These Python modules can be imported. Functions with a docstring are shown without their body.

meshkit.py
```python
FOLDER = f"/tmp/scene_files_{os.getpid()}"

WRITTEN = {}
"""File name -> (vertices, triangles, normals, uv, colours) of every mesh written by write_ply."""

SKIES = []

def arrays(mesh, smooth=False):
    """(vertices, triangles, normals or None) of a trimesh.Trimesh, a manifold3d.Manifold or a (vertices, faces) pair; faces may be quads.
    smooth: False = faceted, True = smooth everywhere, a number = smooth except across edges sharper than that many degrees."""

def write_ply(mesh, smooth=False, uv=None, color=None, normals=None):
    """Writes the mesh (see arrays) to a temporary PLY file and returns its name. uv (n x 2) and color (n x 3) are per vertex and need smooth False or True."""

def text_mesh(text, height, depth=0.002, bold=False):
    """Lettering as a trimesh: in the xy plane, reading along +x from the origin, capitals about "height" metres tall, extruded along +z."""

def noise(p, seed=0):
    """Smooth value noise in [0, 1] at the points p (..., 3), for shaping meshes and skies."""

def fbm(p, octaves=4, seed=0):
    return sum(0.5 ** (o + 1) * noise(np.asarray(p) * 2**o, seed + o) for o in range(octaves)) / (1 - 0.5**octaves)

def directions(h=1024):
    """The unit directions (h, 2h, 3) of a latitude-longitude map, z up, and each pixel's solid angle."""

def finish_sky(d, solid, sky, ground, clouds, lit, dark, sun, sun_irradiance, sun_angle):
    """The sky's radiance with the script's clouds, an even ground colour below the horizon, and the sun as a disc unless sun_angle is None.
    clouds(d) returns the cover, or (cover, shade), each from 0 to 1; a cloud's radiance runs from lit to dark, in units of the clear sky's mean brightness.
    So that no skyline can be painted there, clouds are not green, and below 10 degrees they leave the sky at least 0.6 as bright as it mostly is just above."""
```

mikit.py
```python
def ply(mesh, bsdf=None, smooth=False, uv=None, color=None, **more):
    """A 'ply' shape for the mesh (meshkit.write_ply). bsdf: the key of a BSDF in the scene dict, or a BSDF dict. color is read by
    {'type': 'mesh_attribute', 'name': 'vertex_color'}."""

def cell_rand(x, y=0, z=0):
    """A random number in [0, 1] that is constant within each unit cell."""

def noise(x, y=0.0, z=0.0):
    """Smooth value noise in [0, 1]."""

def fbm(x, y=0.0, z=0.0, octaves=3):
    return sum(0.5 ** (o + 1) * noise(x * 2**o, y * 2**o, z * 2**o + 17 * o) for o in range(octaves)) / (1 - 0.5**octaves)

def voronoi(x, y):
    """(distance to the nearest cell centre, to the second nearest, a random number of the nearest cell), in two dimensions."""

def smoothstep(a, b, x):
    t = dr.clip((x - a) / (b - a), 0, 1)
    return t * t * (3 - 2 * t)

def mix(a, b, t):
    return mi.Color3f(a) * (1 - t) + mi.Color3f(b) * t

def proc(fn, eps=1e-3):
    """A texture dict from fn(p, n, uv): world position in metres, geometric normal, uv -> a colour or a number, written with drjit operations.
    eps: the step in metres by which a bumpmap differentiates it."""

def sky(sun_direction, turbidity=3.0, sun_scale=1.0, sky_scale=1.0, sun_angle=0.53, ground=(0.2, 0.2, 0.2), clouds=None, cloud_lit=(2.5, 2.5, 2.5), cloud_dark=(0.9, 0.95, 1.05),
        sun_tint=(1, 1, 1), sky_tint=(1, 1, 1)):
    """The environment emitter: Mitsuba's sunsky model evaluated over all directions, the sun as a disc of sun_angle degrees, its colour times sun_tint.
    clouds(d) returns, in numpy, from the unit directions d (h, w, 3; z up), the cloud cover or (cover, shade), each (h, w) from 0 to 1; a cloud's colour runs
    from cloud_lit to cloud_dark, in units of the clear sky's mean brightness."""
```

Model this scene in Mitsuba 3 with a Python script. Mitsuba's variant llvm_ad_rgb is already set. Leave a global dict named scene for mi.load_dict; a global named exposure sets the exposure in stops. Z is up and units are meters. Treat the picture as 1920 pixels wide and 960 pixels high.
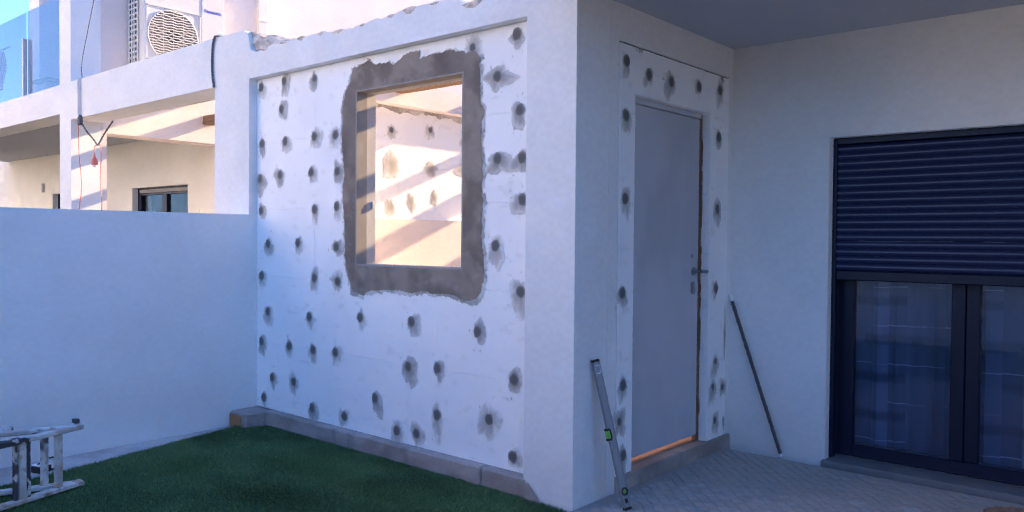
import math, random
import numpy as np, trimesh, mitsuba as mi, drjit as dr, mikit, meshkit
from shapely.geometry import Polygon, Point, box as sbox
from shapely.ops import unary_union
T = mi.ScalarTransform4f
scene, labels = {}, {}
rng = np.random.RandomState(7)

# ------------------------------------------------------------------ camera, sky, exposure
YAW, PITCH, ROLL = 0.712338537, -0.0221168007, 0.00814497190
CAM = np.array([2.464, -3.34516, 1.4])
fw = np.array([-math.sin(YAW), math.cos(YAW), 0]); rt = np.array([math.cos(YAW), math.sin(YAW), 0]); up = np.array([0, 0, 1.0])
f2 = fw*math.cos(PITCH) + up*math.sin(PITCH); u2 = np.cross(rt, f2)
r3 = rt*math.cos(ROLL) + u2*math.sin(ROLL); u3 = np.cross(r3, f2)
scene['camera'] = {'type': 'perspective', 'fov': 64.6716, 'fov_axis': 'x', 'near_clip': 0.05, 'far_clip': 400.0,
                   'to_world': T().look_at(origin=CAM.tolist(), target=(CAM+f2).tolist(), up=u3.tolist())}
SUN = (0.145, 1.0, 0.405)
scene['sky'] = mikit.sky(SUN, turbidity=3, sun_scale=1.0, sky_scale=0.8, sun_tint=(1.0, 0.965, 0.945), sky_tint=(0.63, 0.845, 1.40))
exposure = 4.05

# ------------------------------------------------------------------ materials
N, FBM, SS, MIX = mikit.noise, mikit.fbm, mikit.smoothstep, mikit.mix
def ref(k): return {'type': 'ref', 'id': k}
def mat(key, color, rough=0.7, spec=0.3, bump=None, scale=1.0, eps=1e-3, metallic=0.0, **kw):
    c = mikit.proc(color) if callable(color) else ({'type': 'rgb', 'value': list(color)} if not isinstance(color, dict) else color)
    b = {'type': 'principled', 'base_color': c, 'roughness': rough if not callable(rough) else mikit.proc(rough), 'specular': spec, 'metallic': metallic, **kw}
    if bump: b = {'type': 'bumpmap', 'arbitrary': mikit.proc(bump, eps), 'scale': scale, 'bsdf': b}
    scene[key] = {'type': 'twosided', 'bsdf': b}
    return key
def stucco_col(base, stain):
    def fn(p, n, uv):
        a = FBM(p.x*1.7, p.y*1.7, p.z*1.3, 4)
        g = FBM(p.x*40, p.y*40, p.z*40, 2)
        s = FBM(p.x*9, p.y*9, p.z*2.0+5, 4)
        d = SS(0.62, 0.05, p.z + (a-0.5)*0.55 + (s-0.5)*0.35)*0.45 + SS(0.5, 0.75, s)*0.07
        c = MIX(base, [b*0.94 for b in base], SS(0.35, 0.65, a))
        c = MIX(c, stain, d*0.55)
        return c*(0.95+0.1*g)
    return fn
def stucco_bump(p, n, uv):
    return 0.6*N(p.x*170, p.y*170, p.z*170) + 0.9*FBM(p.x*70, p.y*70, p.z*70, 2) + 4.0*FBM(p.x*4, p.y*4, p.z*4, 2)
WHITE = mat('white_stucco', stucco_col((0.80, 0.795, 0.78), (0.50, 0.46, 0.42)), 0.85, 0.2, stucco_bump, 0.0030, 2e-3)
PINK = mat('pale_stucco', stucco_col((0.73, 0.655, 0.625), (0.47, 0.43, 0.40)), 0.85, 0.2, stucco_bump, 0.0013, 2e-3)
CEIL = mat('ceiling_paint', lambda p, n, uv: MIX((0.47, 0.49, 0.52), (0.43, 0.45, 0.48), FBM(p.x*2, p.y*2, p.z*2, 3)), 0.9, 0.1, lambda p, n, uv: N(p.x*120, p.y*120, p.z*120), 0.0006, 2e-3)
def foam_col(p, n, uv):
    q = p.x + p.y
    d, e, r = mikit.voronoi(q*230, p.z*230)
    a = FBM(q*3, p.z*3, 1.0, 4); s = FBM(q*14, p.z*26, 3.0, 3)
    c = MIX((0.885, 0.88, 0.875), (0.85, 0.845, 0.84), SS(0.3, 0.7, a))
    c = MIX(c, (0.70, 0.68, 0.66), SS(0.66, 0.85, s)*0.45)
    return c*(0.975+0.05*r)
FOAM = mat('polystyrene', foam_col, 0.75, 0.3, lambda p, n, uv: N((p.x+p.y)*260, p.z*260, 2.0) + 3*FBM((p.x+p.y)*6, p.z*6, 1.0, 3), 0.0007, 2e-3)
VC = {'type': 'mesh_attribute', 'name': 'vertex_color'}
DAB = mat('mortar_smear', VC, 0.9, 0.15)
def mortar_col(p, n, uv):
    q = p.x + p.y
    a = FBM(q*6, p.z*6, 2.0, 4); b = FBM(q*21+p.z*9, p.z*27-q*6, 4.0, 4); c = FBM(q*3.3, p.z*4.1, 9.0, 3)
    k = MIX((0.190, 0.156, 0.130), (0.285, 0.240, 0.203), SS(0.32, 0.68, a))
    k = MIX(k, (0.43, 0.39, 0.35), SS(0.58, 0.8, b)*0.2)
    return MIX(k, (0.14, 0.12, 0.11), SS(0.55, 0.75, c)*0.5)
MORTAR = mat('window_mortar', mortar_col, 0.92, 0.1, lambda p, n, uv: FBM((p.x+p.y)*30, p.z*30, p.y*30, 4) + 0.3*N(p.x*150, p.y*150, p.z*150) + 2.0*FBM((p.x+p.y)*7+p.z*3, p.z*12, 1.0, 3), 0.006, 2e-3)
THIN = mat('thin_mortar', lambda p, n, uv: MIX((0.36, 0.345, 0.335), (0.62, 0.61, 0.60), SS(0.35, 0.65, FBM((p.x+p.y)*16, p.z*16, 2.0, 4))), 0.92, 0.1)
def conc_col(p, n, uv):
    a = FBM(p.x*5, p.y*5, p.z*5, 4); b = FBM(p.x*60, p.y*60, p.z*60, 2)
    return MIX((0.33, 0.31, 0.295), (0.46, 0.44, 0.42), SS(0.3, 0.7, a))*(0.85+0.3*b)
CONC = mat('concrete', conc_col, 0.9, 0.15, lambda p, n, uv: FBM(p.x*50, p.y*50, p.z*50, 3), 0.004, 2e-3)
RUBBLE = mat('broken_concrete', lambda p, n, uv: MIX((0.45, 0.38, 0.32), (0.68, 0.59, 0.50), SS(0.3, 0.7, FBM(p.x*25, p.y*25, p.z*25, 3))), 0.95, 0.1)
def kerb_col(p, n, uv):
    a = FBM(p.x*4, p.y*4, p.z*7, 4); b = FBM(p.x*90, p.y*90, p.z*90, 2)
    c = MIX((0.28, 0.235, 0.21), (0.40, 0.345, 0.315), SS(0.3, 0.7, a))
    return MIX(c, (0.19, 0.17, 0.165), SS(0.5, 0.8, FBM(p.x*11, p.y*11, p.z*3, 3))*0.6)*(0.86+0.28*b)
KERB = mat('kerb_stone', kerb_col, 0.88, 0.15, lambda p, n, uv: FBM(p.x*45, p.y*45, p.z*45, 3), 0.003, 2e-3)
TERRA = mat('terracotta', lambda p, n, uv: MIX((0.55, 0.25, 0.12), (0.68, 0.36, 0.20), FBM(p.x*30, p.y*30, p.z*30, 3)), 0.8, 0.2)
WOOD = mat('old_timber', lambda p, n, uv: MIX((0.13, 0.085, 0.06), (0.25, 0.17, 0.12), FBM(p.x*3, p.y*45, p.z*45, 4)), 0.8, 0.2, lambda p, n, uv: FBM(p.x*4, p.y*70, p.z*70, 3), 0.003, 2e-3)
FOAMGLUE = mat('expanding_foam', lambda p, n, uv: MIX((0.13, 0.08, 0.06), (0.26, 0.16, 0.11), FBM(p.x*60, p.y*60, p.z*60, 3)), 0.9, 0.1)
GROUND = mat('earth', lambda p, n, uv: MIX((0.07, 0.075, 0.055), (0.11, 0.11, 0.085), FBM(p.x*0.6, p.y*0.6, 0, 4)), 0.95, 0.1)
ASPH = mat('asphalt', lambda p, n, uv: MIX((0.05, 0.05, 0.052), (0.085, 0.083, 0.08), FBM(p.x*2, p.y*2, 0, 4)), 0.9, 0.2)
TURF = mat('turf_fibre', lambda p, n, uv: MIX((0.055, 0.110, 0.042), (0.125, 0.220, 0.085), SS(0.25, 0.75, FBM(p.x*1.9+p.y, p.y*3.4-p.x*0.6, 3.0, 4))*0.7 + 0.3*N(p.x*260, p.y*260, 0)), 0.65, 0.3)
TURFB = mat('turf_backing', (0.015, 0.035, 0.018), 0.95, 0.1)
def cob_mat(key, c, d): return mat(key, lambda p, n, uv: MIX(c, d, FBM(p.x*30, p.y*30, p.z*30, 3)), 0.8, 0.2, lambda p, n, uv: FBM(p.x*90, p.y*90, p.z*90, 2), 0.002, 2e-3)
COB = [cob_mat('cobble_a', (0.35, 0.33, 0.31), (0.42, 0.40, 0.38)), cob_mat('cobble_b', (0.32, 0.30, 0.28), (0.38, 0.36, 0.34)), cob_mat('cobble_c', (0.37, 0.35, 0.33), (0.43, 0.41, 0.39))]
JOINT = mat('paving_joint', lambda p, n, uv: MIX((0.29, 0.275, 0.26), (0.37, 0.35, 0.335), FBM(p.x*30, p.y*30, 0, 3)), 0.95, 0.1)
DOOR = mat('door_paint', lambda p, n, uv: MIX((0.50, 0.51, 0.545), (0.43, 0.44, 0.475), SS(0.3, 0.7, FBM(p.y*3.5, p.z*2.0, 1.0, 4))), lambda p, n, uv: 0.32+0.3*FBM(p.y*9, p.z*6, 3.0, 4), 0.45)
ALU = mat('anthracite_metal', (0.005, 0.009, 0.030), 0.38, 0.28)
SHUT = mat('shutter_lacquer', lambda p, n, uv: MIX((0.008, 0.015, 0.055), (0.011, 0.020, 0.070), FBM(p.x*3, p.z*8, 1.0, 3)), 0.33, 0.6)
STEEL = mat('brushed_steel', (0.62, 0.62, 0.63), 0.32, 0.5, metallic=1.0)
LEVEL = mat('level_aluminium', (0.27, 0.28, 0.30), 0.45, 0.5, metallic=0.6)
BLACK = mat('black_plastic', (0.018, 0.018, 0.02), 0.45, 0.4)
GREEN = mat('vial_green', (0.15, 0.42, 0.05), 0.25, 0.5)
RODM = mat('dark_rod', lambda p, n, uv: MIX((0.045, 0.04, 0.05), (0.10, 0.085, 0.085), FBM(p.x*20, p.y*20, p.z*8, 3)), 0.5, 0.4)
CLEAR = mat('pale_plastic', (0.75, 0.76, 0.78), 0.4, 0.4)
ACW = mat('ac_enamel', (0.60, 0.575, 0.55), 0.45, 0.4)
ACD = mat('ac_shade', (0.045, 0.042, 0.045), 0.7, 0.2)
BLUE = mat('blue_print', (0.05, 0.06, 0.45), 0.5, 0.3)
ECO = mat('green_print', (0.25, 0.50, 0.33), 0.5, 0.3)
CABLE = mat('grey_cable', (0.10, 0.10, 0.12), 0.6, 0.3)
REDC = mat('red_cable', (0.62, 0.20, 0.15), 0.6, 0.3)
LAMP = mat('lampholder_red', (0.70, 0.19, 0.13), 0.5, 0.4)
CLOTH = mat('red_cloth', (0.70, 0.14, 0.16), 0.9, 0.1)
LEAF = mat('yellow_leaf', (0.50, 0.50, 0.10), 0.6, 0.3)
ROCK = mat('brown_rock', lambda p, n, uv: MIX((0.13, 0.085, 0.06), (0.30, 0.21, 0.16), FBM(p.x*45, p.y*45, p.z*45, 4)), 0.95, 0.1)
def ladder_col(p, n, uv):
    a = FBM(p.x*14, p.y*14, p.z*9, 4); b = FBM(p.x*38+3, p.y*38, p.z*22, 3); c = FBM(p.x*7+8, p.y*7, p.z*7, 3)
    k = MIX((0.60, 0.585, 0.56), (0.44, 0.40, 0.36), SS(0.4, 0.62, a))
    k = MIX(k, (0.38, 0.24, 0.15), SS(0.57, 0.66, b)*0.65)
    return MIX(k, (0.10, 0.09, 0.085), SS(0.63, 0.68, c))
LAD = mat('splashed_paint', ladder_col, 0.6, 0.35, lambda p, n, uv: FBM(p.x*50, p.y*50, p.z*50, 3), 0.003, 2e-3)
LADD = mat('dark_paint', lambda p, n, uv: MIX((0.05, 0.05, 0.055), (0.50, 0.48, 0.46), SS(0.56, 0.64, FBM(p.x*26, p.y*26, p.z*20, 4))), 0.6, 0.35)
def curtain_col(p, n, uv):
    f = mi.Float(p.x)/0.105+0.35*N(p.x*5, 0.2, 1.0)
    r = mikit.cell_rand(dr.floor(f), 3, 1)
    k = (mi.Float(p.z)+0.012*r-0.012*p.x)/0.245
    t = k - dr.floor(k)
    line = SS(0.022, 0.006, dr.abs(t-0.5))*SS(0.3, 0.7, mikit.cell_rand(dr.floor(f), dr.floor(k), 5))
    band = SS(0.20, 0.04, dr.abs(t-0.14))*SS(0.2, 0.6, mikit.cell_rand(dr.floor(f*0.4), dr.floor(k), 8))
    c = MIX((0.10, 0.11, 0.15), (0.22, 0.23, 0.29), r)
    c = MIX(c, (0.06, 0.065, 0.10), band*0.7)
    return MIX(c, (0.50, 0.50, 0.58), line*0.55)
CURT = mat('striped_voile', curtain_col, 0.9, 0.1)
DARK = mat('dark_interior', (0.03, 0.03, 0.032), 0.9, 0.1)
ROOFT = mat('roof_tile', lambda p, n, uv: MIX((0.30, 0.13, 0.08), (0.42, 0.2, 0.12), N(p.x*5, p.y*3, 0)), 0.85, 0.1)
OPPW = mat('opposite_paint', lambda p, n, uv: MIX((0.76, 0.71, 0.65), (0.70, 0.65, 0.59), FBM(p.x, p.y, p.z, 3)), 0.9, 0.1)
GREYP = mat('grey_shutter', (0.25, 0.25, 0.27), 0.6, 0.3)
scene['pane_glass'] = {'type': 'thindielectric', 'int_ior': 1.52, 'specular_transmittance': {'type': 'rgb', 'value': [0.62, 0.76, 0.95]}}
scene['porch_glass'] = {'type': 'thindielectric', 'int_ior': 1.25, 'specular_transmittance': {'type': 'rgb', 'value': [0.7, 0.7, 0.7]}}
scene['railing_glass'] = {'type': 'thindielectric', 'int_ior': 1.75, 'specular_transmittance': {'type': 'rgb', 'value': [0.30, 0.33, 0.38]}, 'specular_reflectance': {'type': 'rgb', 'value': [0.9, 0.85, 0.8]}}

# ------------------------------------------------------------------ helpers
def numbered(k):
    if k not in scene and k not in labels: return k
    i = 1
    while f'{k}_{i:03d}' in scene or f'{k}_{i:03d}' in labels: i += 1
    return f'{k}_{i:03d}'
def thing(name, label, cat, group=None):
    k = numbered(name); labels[k] = {'label': label, 'category': cat}
    if group: labels[k]['group'] = group
    return k
def obj(name, mesh, m, parent=None, label=None, smooth=False, color=None, tw=None, stuff=False, plydict=None):
    k = numbered((parent + '__' if parent else '') + name)
    d = dict(plydict) if plydict else mikit.ply(mesh, m, smooth, color=color)
    if tw is not None: d['to_world'] = tw
    scene[k] = d
    if label or stuff:
        labels[k] = {}
        if label: labels[k]['label'] = label
        if stuff: labels[k]['kind'] = 'stuff'
    return k
def struct(name, mesh, m, **kw):
    k = obj(name, mesh, m, **kw); labels[k] = {'label': name.replace('_', ' '), 'kind': 'structure'}; return k
def bx(x0, x1, y0, y1, z0, z1, b=0.0):
    x0, x1 = min(x0, x1), max(x0, x1); y0, y1 = min(y0, y1), max(y0, y1); z0, z1 = min(z0, z1), max(z0, z1)
    if b <= 0:
        return trimesh.creation.box(bounds=[[x0, y0, z0], [x1, y1, z1]])
    P = []
    for sx, x in ((1, x0), (-1, x1)):
        for sy, y in ((1, y0), (-1, y1)):
            for sz, z in ((1, z0), (-1, z1)):
                P += [(x, y+sy*b, z+sz*b), (x+sx*b, y, z+sz*b), (x+sx*b, y+sy*b, z)]
    return trimesh.convex.convex_hull(np.array(P))
def cat(*ms): return trimesh.util.concatenate(list(ms))
def poly(pg, h):
    if pg.geom_type != 'Polygon':
        return cat(*[trimesh.creation.extrude_polygon(g, h) for g in pg.geoms if g.area > 1e-7])
    return trimesh.creation.extrude_polygon(pg, h)
def wall_xz(pg, y0, y1):               # polygon in (x, z), extruded from y0 to y1
    m = poly(pg, abs(y1-y0)); v = m.vertices.copy()
    m.vertices = np.stack([v[:, 0], max(y0, y1)-v[:, 2], v[:, 1]], 1); return m
def wall_yz(pg, x0, x1):               # polygon in (y, z), extruded from x0 to x1
    m = poly(pg, abs(x1-x0)); v = m.vertices.copy()
    m.vertices = np.stack([v[:, 2]+min(x0, x1), v[:, 0], v[:, 1]], 1); return m
def bar(a, b, r, n=10):
    return trimesh.creation.cylinder(radius=r, segment=[a, b], sections=n)
def flat_bar(a, b, w, t, side, bev=0.004):
    a, b = np.array(a, float), np.array(b, float); d = b-a; L = np.linalg.norm(d); d /= L
    s = np.array(side, float); s -= d*(s@d); s /= np.linalg.norm(s); u = np.cross(s, d)
    m = bx(-w/2, w/2, -t/2, t/2, 0, L, bev)
    M = np.eye(4); M[:3, 0], M[:3, 1], M[:3, 2], M[:3, 3] = s, np.cross(d, s), d, a
    m.apply_transform(M); return m
def tube(pts, r, n=7, per=8):
    P = np.array(pts, float); Q = []
    for i in range(len(P)-1):
        p0, p1, p2, p3 = P[max(i-1, 0)], P[i], P[i+1], P[min(i+2, len(P)-1)]
        for t in np.linspace(0, 1, per, endpoint=False):
            Q.append(0.5*((2*p1)+(-p0+p2)*t+(2*p0-5*p1+4*p2-p3)*t*t+(-p0+3*p1-3*p2+p3)*t**3))
    Q.append(P[-1]); Q = np.array(Q)
    tg = np.gradient(Q, axis=0); tg /= np.linalg.norm(tg, axis=1, keepdims=True)+1e-12
    ref_ = np.array([0, 1, 0.13]) if abs(tg[:, 1]).mean() < 0.8 else np.array([1, 0, 0.1])
    a = np.cross(tg, ref_); a /= np.linalg.norm(a, axis=1, keepdims=True)+1e-12; b = np.cross(tg, a)
    an = np.arange(n)*2*np.pi/n
    v = Q[:, None]+r*(np.cos(an)[None, :, None]*a[:, None]+np.sin(an)[None, :, None]*b[:, None])
    f = []
    for i in range(len(Q)-1):
        for j in range(n):
            A, B = i*n+j, i*n+(j+1) % n
            f += [[A, B, B+n], [A, B+n, A+n]]
    return trimesh.Trimesh(v.reshape(-1, 3), f, process=False)
def rag(pts, step, amp, seed):           # a closed outline made denser and ragged
    L = np.array(list(pts)+[pts[0]], float); out = []
    for a, b in zip(L[:-1], L[1:]):
        n = max(1, int(np.linalg.norm(b-a)/step)); out += [a+(b-a)*t for t in np.arange(n)/n]
    out = np.array(out); c = np.concatenate([out*60, np.zeros((len(out), 1))], 1)
    dx = meshkit.fbm(c, 3, seed)-0.5; dz = meshkit.fbm(c, 3, seed+9)-0.5
    return out+2*amp*np.stack([dx, dz], 1)

# ------------------------------------------------------------------ ground
struct('ground', bx(-120, 120, -120, 120, -0.4, -0.09), GROUND)
struct('street', bx(-60, 60, -10.0, -6.8, -0.085, -0.082), ASPH)
struct('concrete_strip', wall_xz(Polygon([(0, 0), (1, 0), (1, 1)]), 0, 1) if False else bx(-3.064, -2.30, -4.6, -0.003, -0.085, -0.022, 0.004), CONC)
struct('yard_floor', bx(-3.26, -0.16, 0.24, 8.0, -0.085, 0.03), CONC)
struct('neighbour_yard_floor', bx(-6.43, -3.58, 0.31, 8.0, -0.085, 0.03), CONC)

# artificial turf: a backing sheet and short fibres
EDGE = [(-3.0, -0.10), (-2.94, -0.25), (-2.86, -0.60), (-2.78, -0.95), (-2.70, -1.30), (-2.62, -1.75), (-2.56, -2.4), (-2.5, -4.6)]
turf_pg = Polygon([(x, y) for x, y in EDGE]+[(0.35, -4.6), (0.35, -0.75), (0.1, -0.35), (0.02, -0.03), (-0.34, -0.006), (-2.80, -0.010), (-2.86, -0.17)])
k = obj('artificial_turf', None, None, plydict=(lambda m: (m.apply_translation([0, 0, -0.02]), mikit.ply(m, TURFB))[1])(poly(turf_pg, 0.008)))
turf_key = k
labels[k] = {'label': 'dark green artificial turf laid up to the kerb and the white boundary wall', 'category': 'turf', 'kind': 'stuff'}
def blades(n, y0, y1, L, seed):
    r = np.random.RandomState(seed)
    P = np.stack([r.uniform(-3.05, 0.36, n), r.uniform(y0, y1, n)], 1)
    import shapely
    P = P[shapely.contains_xy(turf_pg.buffer(0.006), P[:, 0], P[:, 1])]
    n = len(P); a = r.uniform(0, 6.283, n); w = r.uniform(0.0018, 0.0034, n); l = L*r.uniform(0.6, 1.25, n)
    wv = meshkit.noise(np.stack([P[:, 0]*2.2, P[:, 1]*2.2, P[:, 0]*0], 1), 4)*5.5
    lean = r.uniform(0.1, 0.75, n); la = wv+r.normal(0, 0.9, n)
    z0 = np.full(n, -0.013)
    b0 = np.stack([P[:, 0]-np.cos(a)*w, P[:, 1]-np.sin(a)*w, z0], 1); b1 = np.stack([P[:, 0]+np.cos(a)*w, P[:, 1]+np.sin(a)*w, z0], 1)
    t = np.stack([P[:, 0]+np.cos(la)*lean*l, P[:, 1]+np.sin(la)*lean*l, z0+l*np.sqrt(1-np.clip(lean, 0, .9)**2)], 1)
    v = np.stack([b0, b1, t], 1).reshape(-1, 3)
    return v, np.arange(3*n).reshape(-1, 3)
va, fa = blades(330000, -2.6, 0.0, 0.020, 1); vb, fb = blades(60000, -4.6, -2.6, 0.022, 2)
bm = poly(turf_pg, 0.008); bm.apply_translation([0, 0, -0.02])
bv = np.array(bm.vertices); 
allv = np.vstack([va, vb]); allf = np.vstack([fa, fb+len(va)])
scene[turf_key] = mikit.ply((np.vstack([allv, bv]), np.vstack([allf, np.array(bm.faces)+len(allv)])), TURF)

# cobbled porch paving
pv = 'paving'
scene[pv] = mikit.ply(bx(0.002, 4.49, -1.6, 1.699, -0.085, -0.004), JOINT)
labels[pv] = {'label': 'cobbled porch paving', 'kind': 'structure'}
cobs = []
S = 0.056
for v in range(6):
    r = np.random.RandomState(50+v)
    c = np.array([(-1, -1), (1, -1), (1, 1), (-1, 1)])*(S/2-0.0028)+r.uniform(-0.004, 0.004, (4, 2))
    pts = []
    for (x, y) in c:
        pts += [(x, y, -0.03), (x*0.97, y*0.97, -0.003), (x*0.84, y*0.84, 0.001+r.uniform(-0.0015, 0.0015))]
    pts.append((0, 0, 0.0045))
    cobs.append(mikit.ply(trimesh.convex.convex_hull(np.array(pts)), COB[v % 3]))
spots = []
for i in range(-70, 100):
    for j in range(-70, 100):
        x = (i-j)*S*0.7071+0.05; y = (i+j)*S*0.7071+0.6
        if 0.065 < x < 4.42 and -1.55 < y < 1.64 and not (x < 0.02): spots.append((x, y))
def in_view(x, y):
    q = np.array([x, y, 0])-CAM; z = q@f2
    if z < 0.3: return None
    u, w = 960+1516.47*(q@r3)/z, 480-1516.47*(q@u3)/z
    return (u, w) if -30 < u < 1950 and w < 985 else None
seen = sorted([s for s in spots if in_view(*s)], key=lambda s: math.hypot(s[0]-CAM[0], s[1]-CAM[1]))
rest = [s for s in spots if not in_view(*s)]
rc = np.random.RandomState(3)
def cob_tw(x, y): return T().translate([x+rc.uniform(-.004, .004), y+rc.uniform(-.004, .004), rc.uniform(-.002, .001)]).rotate([0, 0, 1], 45+rc.uniform(-11, 11)+90*rc.randint(4)).rotate([1, 0, 0], rc.uniform(-1.5, 1.5))
for (x, y) in seen[:300]:
    obj('cobblestone', None, None, pv, plydict=cobs[rc.randint(6)], tw=cob_tw(x, y))
ms = []
for (x, y) in seen[300:]+rest:
    c = S/2-0.0028; h = rc.uniform(-.002, .003)
    m = trimesh.convex.convex_hull(np.array([(a*c*k_, b*c*k_, z) for a in (-1, 1) for b in (-1, 1) for k_, z in ((1, -.03), (.97, -.005), (.84, .002+h))]))
    m.apply_transform(trimesh.transformations.rotation_matrix(math.pi/4+rc.uniform(-.19, .19), [0, 0, 1])); m.apply_translation([x+rc.uniform(-.004, .004), y+rc.uniform(-.004, .004), 0]); ms.append(m)
obj('cobblestone', cat(*ms), COB[1], pv, stuff=True)

# ------------------------------------------------------------------ our house: frame, porch, upper floor
H = thing('row_house', 'white row house with porch, dark roller shutter and broken front parapet', 'house')
TOP = [(-3.181, 2.971), (-3.091, 2.945), (-3.046, 2.801), (-2.973, 2.775), (-2.691, 2.804), (-2.426, 2.794), (-2.238, 2.801), (-1.941, 2.779), (-1.828, 2.771), (-1.611, 2.783), (-1.405, 2.788), (-1.248, 2.806), (-1.116, 2.804), (-0.913, 2.782), (-0.838, 2.763), (-0.795, 2.733), (-0.699, 2.728), (-0.638, 2.742), (-0.60, 2.90), (-0.55, 2.985)]
tp = []
rr = np.random.RandomState(5)
for (a, b) in zip(TOP[:-1], TOP[1:]):
    n = max(1, int((b[0]-a[0])/0.035))
    for t in range(n):
        f = t/n; tp.append((a[0]+(b[0]-a[0])*f, a[1]+(b[1]-a[1])*f+rr.uniform(-.007, .007)))
outline = [(-3.57, -0.3), (-3.066, -0.3), (-3.066, 2.59), (-0.33, 2.59), (-0.33, -0.3), (0.0, -0.3), (0.0, 3.6), (-0.55, 3.6)]+tp[::-1]+[(-3.57, 2.971)]
obj('front_frame', wall_xz(Polygon(outline), 0.0, 0.30), WHITE, H, label='white front pillar and lintel beam with the broken parapet edge')
# broken edge: chips of bare concrete along the top of the beam
chips = []
for (x, z, w, h) in [(-2.40, 2.797, .09, .022), (-2.17, 2.79, .06, .016), (-1.98, 2.775, .12, .018), (-1.72, 2.775, .05, .012), (-1.44, 2.785, .07, .014), (-1.27, 2.797, .13, .034), (-1.05, 2.79, .08, .012), (-0.74, 2.735, .16, .03), (-2.62, 2.797, .10, .014), (-2.86, 2.785, .08, .018)]:
    pts = [(x-w/2, z), (x-w*.25, z-h*.8), (x+w*.08, z-h), (x+w*.3, z-h*.6), (x+w/2, z+.002), (x+w*.2, z+h*.3), (x-w*.2, z+h*.25)]
    obj('chip', wall_xz(Polygon(rag(pts, .012, .004, int(-x*100))).buffer(0), -0.003, 0.02), RUBBLE, H)
def lump(cx, cy, cz, sx, sy, sz, seed, sub=4, amp=0.25, fr=5.0):
    m = trimesh.creation.icosphere(subdivisions=sub); v = m.vertices
    k = 1+amp*(meshkit.fbm(v*fr*0.5+seed*3.1, 4, seed)-0.5)*2
    v = np.sign(v)*np.abs(v)**0.7*k[:, None]
    m.vertices = v*[sx, sy, sz]+[cx, cy, cz]; return m
st = trimesh.convex.convex_hull(np.array([(-3.11, .03, 2.95), (-3.11, .3, 2.955), (-3.03, .03, 2.80), (-3.03, .3, 2.80), (-2.98, .3, 2.94), (-2.93, .05, 2.79), (-2.55, .29, 2.82), (-2.6, .12, 2.80), (-3.02, .08, 2.92)]))
for _ in range(4): st = st.subdivide()
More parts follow.
